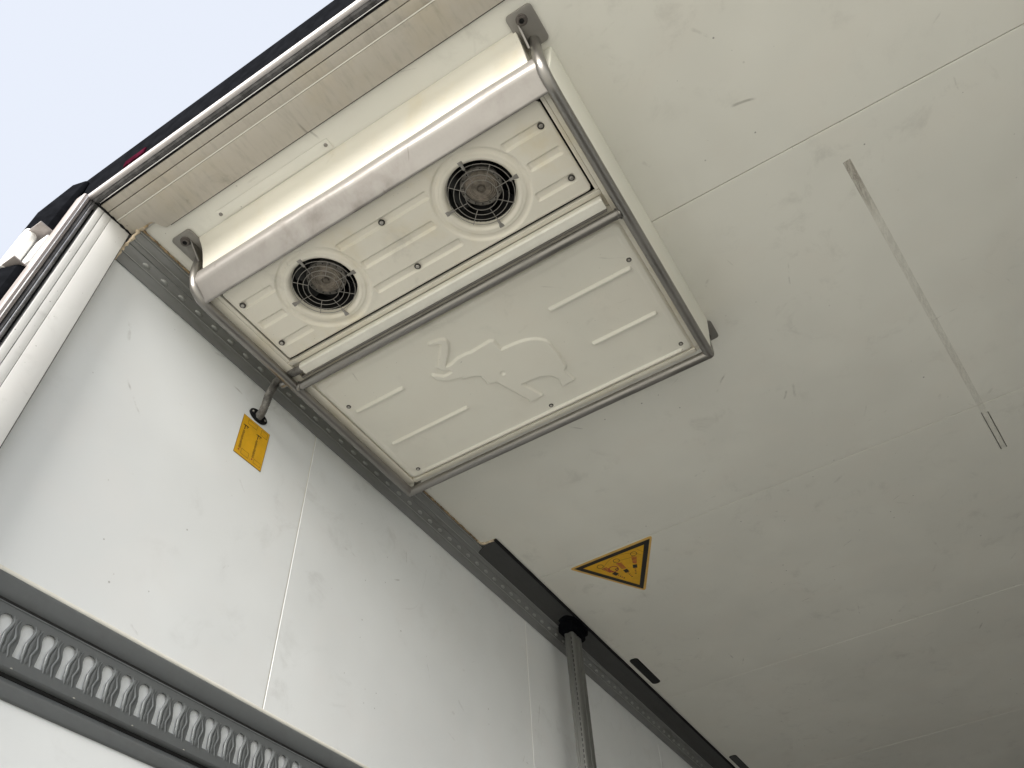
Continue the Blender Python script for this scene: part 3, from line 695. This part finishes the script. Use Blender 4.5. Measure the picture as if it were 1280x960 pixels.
# emblem: elephant with raised trunk, pressed out of the sheet
EL = [(1.1, .86), (1.102, .843), (1.105, .826), (1.112, .816), (1.121, .813), (1.133, .815), (1.155, .830), (1.195, .866), (1.198, .856), (1.189, .822), (1.189, .795), (1.192, .783), (1.187, .713), (1.193, .704),
      (1.231, .703), (1.234, .659), (1.238, .635), (1.244, .616), (1.254, .600), (1.265, .588), (1.276, .580), (1.288, .577), (1.338, .577), (1.388, .580), (1.399, .590), (1.424, .587), (1.447, .583), (1.450, .627), (1.438, .627), (1.42, .623), (1.405, .630), (1.394, .638), (1.38, .663), (1.375, .72),
      (1.45, .693), (1.451, .74), (1.441, .738), (1.384, .759), (1.327, .781), (1.321, .805), (1.284, .805), (1.272, .823), (1.265, .854), (1.257, .853), (1.252, .870), (1.247, .890), (1.237, .908), (1.223, .921), (1.203, .925), (1.200, .918), (1.212, .906), (1.222, .895), (1.224, .884), (1.221, .866), (1.214, .868), (1.204, .886), (1.187, .893), (1.179, .884), (1.152, .862), (1.132, .842), (1.121, .836), (1.115, .852), (1.108, .868)]
def emblem():
    n = len(EL)
    def inside(x, y):
        c = False
        for i in range(n):
            (x1, y1), (x2, y2) = EL[i], EL[(i+1) % n]
            if (y1 > y) != (y2 > y) and x < (x2-x1)*(y-y1)/(y2-y1)+x1: c = not c
        return c
    def dist(x, y):
        b = 9
        for i in range(n):
            (x1, y1), (x2, y2) = EL[i], EL[(i+1) % n]; dx, dy = x2-x1, y2-y1
            t = min(1, max(0, ((x-x1)*dx+(y-y1)*dy)/(dx*dx+dy*dy+1e-12))); b = min(b, math.hypot(x-x1-dx*t, y-y1-dy*t))
        return b
    cache = {}
    def sd(x, y):
        k = (round(x, 5), round(y, 5))
        if k not in cache: cache[k] = -dist(x, y) if inside(x, y) else dist(x, y)
        return cache[k]
    def h(x, y):
        eye = math.hypot(x-1.306, y-0.746)
        return -0.0074*sst(0.0026, -0.0034, sd(x, y)) + 0.0030*sst(0.010, 0.003, eye)
    return sheet_field(1.090, 1.461, 0.567, 0.936, 0.0018, h, lambda x, y: sd(x, y) < 0.0036, lambda x, y: 0, ZP-0.00015)[0]
em = emblem().build('elephant_emblem', 'plate', ap, ang=80, recalc=False)
MB().tube([(1.1885, 0.8900, ZP-0.0008), (1.1925, 0.8790, ZP-0.0026), (1.1955, 0.8690, ZP-0.0020)], 0.0016, 6).build('crack', 'washer', em)
MB().tube([(1.2130, 0.8520, ZP-0.0060), (1.2085, 0.8350, ZP-0.0062), (1.2045, 0.8190, ZP-0.0066)], 0.0012, 6).build('crack', 'washer', em)
# drain channel between the two plates
dc = [(0.9610, 1.7680), (0.9605, 1.7500), (0.9640, 1.7455), (0.9890, 1.7455), (0.9925, 1.7490), (0.9925, 1.7680)]
MB().sheet(dc, 'y', 0.247, 1.2080, 0.0022).build('drain_channel', 'white', ev, bevel=0.0006)
MB().box(0.9950, 1.0020, 0.250, 1.230, 1.7520, 1.7655).build('channel_gap_shade', 'bracket', ev, bevel=0.001)  # grey strip put in for the shade between channel and cross tube
ragged([(0.9650, 1.2075, 1.7480), (0.9780, 1.2085, 1.7520), (0.9900, 1.2070, 1.7490), (0.9900, 1.2075, 1.7600)], 0.0020, 0.0016, 'white', 'broken_edge', ev)
ragged([(0.9660, 1.2050, 1.7560), (0.9760, 1.2060, 1.7530), (0.9880, 1.2045, 1.7580)], 0.0035, 0.0025, 'dark', 'torn_end', ev)

# ------------------------------------------------------------------ tubular guard frame with the deflector bumper
gf = thing('guard_frame', 'steel tube guard frame with wide dirty deflector bumper bolted round the evaporator', 'guard frame', (1.06, 0.7376, 1.74))
RT, ZT = 0.0140, 1.742
for yy, sgn in ((0.2125, -1), (1.2627, 1)):
    P = smooth([(0.600, yy, 1.893), (0.602, yy, 1.850), (0.608, yy, 1.800), (0.625, yy, 1.762), (0.665, yy, 1.744), (0.74, yy, ZT)], 6)+[Vector((1.559, yy, ZT))]
    MB().tube(P, RT, 18).build('side_tube', 'tube', gf, ang=60)
    # a second leg, at the back
    MB().tube(smooth([(1.6050, yy-0.006*sgn*0, 1.893), (1.600, yy, 1.840), (1.588, yy, 1.780), (1.566, yy, 1.746)], 6), 0.0125, 14).build('rear_leg', 'tube', gf, ang=60)
    for x0, x1, tag in ((0.521, 0.614, 'front'), (1.578, 1.652, 'rear')):
        m = MB(); m.prism(rrect(x0, x1, yy-0.0345, yy+0.0320, 0.010), 'z', 1.8935, 1.8990)
        pb = m.build('bracket', 'bracket', gf, bevel=0.001)
        bx = x0+0.023 if tag == 'front' else x1-0.02
        bo = MB().lathe((bx, yy-0.002*0, 1.8935), [(0.0138, 0.0), (0.0138, -0.0022), (0.0112, -0.0032), (0.0108, -0.0095), (0.0088, -0.0102), (0.0062, -0.0098), (0.0060, -0.0045), (0, -0.0045)], 'z', 24).build('bolt', 'bolt', pb, ang=30)
        MB().lathe((bx, yy, 1.8935), [(0.0061, -0.0099), (0.0058, -0.0098), (0.0055, -0.0055), (0, -0.0055)], 'z', 6).build('socket', 'dark', pb)
    # triangular gusset between bracket and leg
    m = MB(); m.prism([(0.548, 1.8932), (0.590, 1.8932), (0.601, 1.8520), (0.592, 1.8480)], 'y', yy-0.0025+0.012*sgn*-1, yy+0.0025+0.012*sgn*-1)
    m.build('gusset', 'tube', gf, bevel=0.0008)
MB().tube([(1.5615, 0.2125, ZT), (1.5615, 1.2627, ZT)], RT, 18).build('end_tube', 'tube', gf, ang=60)
for yy in (0.2125, 1.2627): MB().lathe((1.5612, yy, ZT), [(0, -0.0145), (0.008, -0.0125), (0.0135, -0.006), (0.0148, 0.0), (0.0135, 0.006), (0, 0.0145)], 'z', 20).build('corner_weld', 'tube', gf)
MB().tube([(1.0155, 0.2220, ZT-0.001), (1.0155, 1.2570, ZT-0.001)], 0.0128, 18).build('cross_tube', 'tube', gf, ang=60)
for yy, d in ((0.2290, 1), (1.2455, -1)):
    MB().tube([(1.0155+0.0138*math.cos(a), yy+0.002*math.sin(3*a), ZT-0.001+0.0138*math.sin(a)) for a in [2*math.pi*i/22 for i in range(23)]], 0.0022, 7, rf=lambda i: 0.75+0.35*math.sin(i*2.3)).build('weld', 'tube', gf, ang=60)
st = MB().tube(smooth([(0.9860, 1.2620, ZT), (0.9850, 1.2800, ZT+0.001), (0.9840, 1.2960, ZT+0.004)], 4), 0.0105, 14, rf=lambda i: (1, 1, 1, 1, 1, 1, .96, .85, .6)[min(i, 8)])
st.build('stub', 'tube', gf, ang=60)
bp_ = [(0.6060, 1.8130), (0.6030, 1.8105), (0.6015, 1.8060), (0.6018, 1.7950), (0.6025, 1.7850), (0.6045, 1.7765), (0.6085, 1.7700), (0.6145, 1.7650), (0.6270, 1.7560), (0.6410, 1.7460), (0.6535, 1.7368), (0.6580, 1.7345), (0.6610, 1.7360)]
NB = 120; m = MB(); rnd = random.Random(11); grid = []
inn = off2(bp_, 0.003)
for j in range(NB+1):                                          # very slightly dented sheet
    yy = 0.2080+(1.2690-0.2080)*j/NB; e = min(j, NB-j)/NB
    row = []
    for (x, z), i in zip(bp_, range(len(bp_))):
        d = 0.0005*math.sin(yy*9+i*0.5)+0.0003*math.sin(yy*23+i*0.9)
        tuck = 0.0015*max(0, 1-e*40)
        row.append(m.v(x+d+tuck, yy, z+d*0.6+tuck))
    grid.append((row, [m.v(x, yy, z) for x, z in inn]))
for (a, b), (c, d) in zip(grid, grid[1:]):
    for i in range(len(bp_)-1):
        m.face((a[i], a[i+1], c[i+1], c[i])); m.face((b[i], d[i], d[i+1], b[i+1]))
    m.face((a[0], c[0], d[0], b[0])); m.face((a[-1], b[-1], d[-1], c[-1]))
for a, b in (grid[0], grid[-1]):
    for i in range(len(bp_)-1): m.face((a[i], a[i+1], b[i+1], b[i]))
m.build('bumper', 'bumper', gf, ang=60)
for yy in (0.2068, 1.2702):
    ragged([(0.634, yy, 1.7440), (0.652, yy, 1.7385), (0.661, yy, 1.7380)], 0.0030, 0.0010, 'silver', 'weld', gf)

# ------------------------------------------------------------------ drain hose and its wall flange
hs = thing('drain_hose', 'grey corrugated drain hose running from black oval wall flange to the evaporator', 'hose', (1.013, 1.395, 1.70))
path = smooth([(1.013, 1.3990, 1.6980), (1.0080, 1.3800, 1.7020), (0.9990, 1.3600, 1.7180), (0.9930, 1.3480, 1.7450), (0.9890, 1.3300, 1.7720), (0.9830, 1.3030, 1.7810), (0.9770, 1.2700, 1.7705), (0.9750, 1.2400, 1.7590), (0.9760, 1.2020, 1.7570)], 26)
MB().tube(path, 0.0112, 16, rf=lambda i: 1.0+0.10*math.sin(i*1.57)).build('corrugated_tube', 'hose', hs, ang=80)
m = MB(); n = 40
ov = [(1.0130+0.0330*math.copysign(abs(math.cos(2*math.pi*i/n))**1.0, math.cos(2*math.pi*i/n)), 1.7010+0.0195*math.sin(2*math.pi*i/n)) for i in range(n)]
fl = m.prism(ov, 'y', 1.3930, 1.3995).build('flange', 'rubber', hs, bevel=0.002)
for x in (0.9900, 1.0365): MB().lathe((x, 1.3932, 1.7020), [(0, -0.0022), (0.0030, -0.0020), (0.0040, 0.0002)], 'y', 12).build('screw', 'bracket', fl)

# ------------------------------------------------------------------ small fittings on the ceiling
ms = thing('mounting_strip', 'thin cream strip screwed to the ceiling in front of the evaporator cover', 'strip', (0.538, 0.95, ZC))
MB().box(0.5250, 0.5530, 0.7640, 1.1370, 1.8968, 1.8997).build('strip', 'ceiling', ms, bevel=0.0012)
for y in (1.1290, 0.7760): MB().lathe((0.5372, y, 1.8968), [(0, -0.0012), (0.0018, -0.0013), (0.0024, -0.0026), (0.0048, -0.0016), (0.0052, 0)], 'z', 16).build('screw', 'bracket', ms)
for k, (x0, x1, mat, lab) in enumerate(((3.212, 3.478, 'dark', 'black elongated slot cover on the ceiling beside the dark duct'), (4.462, 4.728, 'duct', 'dark grey elongated slot cover at the bottom edge beside the dark duct'))):
    so_ = thing('slot_cover', lab, 'slot cover', ((x0+x1)/2, 1.228, ZC), 'slot covers along the duct')
    MB().prism(rrect(x0, x1, 1.2095, 1.2455, 0.014), 'z', 1.8960, 1.8998).build('cover_plate', mat, so_, bevel=0.0015)
    MB().prism(rrect(x0-0.003, x1+0.003, 1.2065, 1.2485, 0.0165), 'z', 1.8985, 1.8999).build('cover_rim', 'rubber', so_)

# ghost of a strip of tape on the ceiling
ta = MB(); a, b = Vector((1.295, -0.319)), Vector((2.695, -0.4855)); d = (b-a).normalized(); nrm = Vector((-d.y, d.x))*0.0100
ta.prism([(a+nrm)[:], (b+nrm)[:], (b-nrm)[:], (a-nrm)[:]], 'z', 1.8992, 1.8997)
to = thing('tape_residue', 'faint brownish strip of worn tape residue running along the ceiling', 'tape', (2.0, -0.4, ZC))
ta.build('residue_film', 'tape', to)
ln = MB()
for s0, s1, o_ in ((1.175, 1.409, 0.0096), (1.185, 1.409, -0.0096)):
    p, q = a+d*s0+Vector((-d.y, d.x))*o_, a+d*s1+Vector((-d.y, d.x))*o_; w_ = Vector((-d.y, d.x))*0.0011
    ln.prism([(p+w_)[:], (q+w_)[:], (q-w_)[:], (p-w_)[:]], 'z', 1.8986, 1.8991)
ln.build('residue_edge', 'washer', to)

# ------------------------------------------------------------------ stickers
def flatpoly(pts, z0, z1, axis='z'): return MB().prism(pts, axis, z0, z1)
tri = thing('warning_sticker', 'yellow triangular warning sticker with black border on the ceiling', 'sticker', (2.54, 0.946, ZC))
def rtri(P, r, n=4):
    out = []
    for i in range(3):
        p = Vector(P[i]); a = (Vector(P[i-1])-p).normalized(); b = (Vector(P[(i+1) % 3])-p).normalized()
        for k in range(n+1):
            t = k/n; out.append((p+a*r*(1-t)**2+b*r*t**2)[:])
    return out
flatpoly(rtri([(2.434, 1.134), (2.427, 0.764), (2.749, 0.944)], 0.018), 1.8993, 1.8998).build('sticker_base', 'yellow_edge', tri)
O3 = [(2.4440, 1.1160), (2.4410, 0.7810), (2.7300, 0.9455)]; I3 = [(2.4620, 1.0840), (2.4610, 0.8150), (2.6950, 0.9460)]
m = MB(); m.prism(O3, 'z', 1.8988, 1.8992).build('black_border', 'ink', tri)
m = MB(); m.prism(I3, 'z', 1.8984, 1.8987).build('yellow_field', 'yellow', tri)
pk, pr_ = MB(), MB()
def dash(m, x0, y0, x1, y1, w, z=1.8981):
    p, q = Vector((x0, y0)), Vector((x1, y1)); t = (q-p).normalized(); nn = Vector((-t.y, t.x))*w/2
    m.prism([(p+nn)[:], (q+nn)[:], (q-nn)[:], (p-nn)[:]], 'z', z, z+0.0002)
def circ(m, cx, cy, R, w, n=22, a0=0, a1=360):
    for i in range(n):
        u, v_ = math.radians(a0+(a1-a0)*i/n), math.radians(a0+(a1-a0)*(i+1)/n)
        dash(m, cx+R*math.cos(u), cy+R*math.sin(u), cx+R*math.cos(v_), cy+R*math.sin(v_), w)
for (hx_, hy_), (ex, ey) in (((2.490, 0.874), (2.627, 0.929)), ((2.492, 0.951), (2.622, 0.946)), ((2.490, 1.022), (2.626, 0.972))):
    circ(pk, hx_, hy_, 0.0125, 0.0022)
    D = Vector((ex-hx_, ey-hy_)); L = D.length; D.normalize(); Q = Vector((-D.y, D.x))
    for k in range(5):                                           # red slanted stripes of the shaft
        c_ = Vector((hx_, hy_))+D*(0.022+0.0095*k); hw = 0.0105-0.0006*k
        dash(pr_, *(c_-Q*hw+D*0.004), *(c_+Q*hw-D*0.004), 0.0052)
    c_ = Vector((hx_, hy_))+D*0.083; dash(pk, *(c_-D*0.011), *(c_+D*0.012), 0.0175)
    for k in range(4): c_ = Vector((hx_, hy_))+D*(0.101+0.0105*k); dash(pk if k % 2 else pr_, *(c_-Q*0.0032), *(c_+Q*0.0032), 0.0042)
circ(pr_, 2.536, 0.986, 0.0190, 0.0040); circ(pk, 2.545, 0.975, 0.0055, 0.004)
thin = MB(); circ(thin, 2.560, 0.935, 0.0950, 0.0012, 24, 118, 240); dash(thin, 2.492, 0.962, 2.507, 0.893, 0.0012); dash(thin, 2.474, 0.85, 2.50, 0.838, 0.0012)
for o_ in (pk.build('pictogram_print', 'ink', tri), pr_.build('pictogram_print', 'red', tri, label='red stripes of the pictogram'), thin.build('pictogram_print', 'brown_ink', tri, label='thin brown outlines of the pictogram')): o_['kind'] = 'stuff'

rs = thing('instruction_sticker', 'yellow rectangular instruction sticker on the white wall below the hose flange', 'sticker', (1.02, 1.40, 1.60))
def wrect(m, x0, x1, z0, z1, y0, y1): m.box(x0, x1, y0, y1, z0, z1)
SX0, SX1, SZ0, SZ1 = 0.9670, 1.0705, 1.5300, 1.6755
m = MB(); wrect(m, SX0, SX1, SZ0, SZ1, 1.3992, 1.3997); m.build('sticker_base', 'brown_ink', rs)
m = MB(); wrect(m, SX0+0.0014, SX1-0.0014, SZ0+0.0020, SZ1-0.0012, 1.3988, 1.3991); m.build('yellow_field', 'yellow', rs)
ik, br, rd = MB(), MB(), MB(); rnd = random.Random(5)
for cx in (0.9815, 1.0320):
    z = 1.6200
    while z > 1.5530:
        wrect(br, cx-0.0034+rnd.uniform(-.0006, .0006), cx+0.0030+rnd.uniform(-.0012, .0012), z-0.0011, z+0.0008, 1.3984, 1.3987); z -= 0.0034
    top = 1.6420
    wrect(ik, cx-0.0012, cx+0.0014, top-0.017, top, 1.3983, 1.3987); wrect(ik, cx, cx+0.0125, top-0.0028, top, 1.3982, 1.3986)
    wrect(ik, cx+0.0070, cx+0.0085, top-0.0100, top-0.004, 1.3983, 1.3987); wrect(ik, cx-0.0068, cx-0.0004, top-0.0035, top-0.0012, 1.3983, 1.3987)
    wrect(rd, cx-0.0030, cx+0.0010, 1.5455, 1.5500, 1.3983, 1.3987)
for x0, x1, z0, z1 in ((0.9900, 1.0180, 1.5400, 1.5580), (1.0380, 1.0640, 1.5400, 1.5540), (1.0385, 1.0630, 1.6480, 1.6680), (0.9870, 1.0220, 1.6530, 1.6680)):
    for q in ((x0, x1, z0, z0+0.0008), (x0, x1, z1-0.0008, z1), (x0, x0+0.0008, z0+0.0008, z1-0.0008), (x1-0.0008, x1, z0+0.0008, z1-0.0008)): wrect(br, *q, 1.3984, 1.3987)
ik.build('arrow_print', 'ink', rs); br.build('small_print', 'brown_ink', rs); rd.build('red_print', 'red', rs)
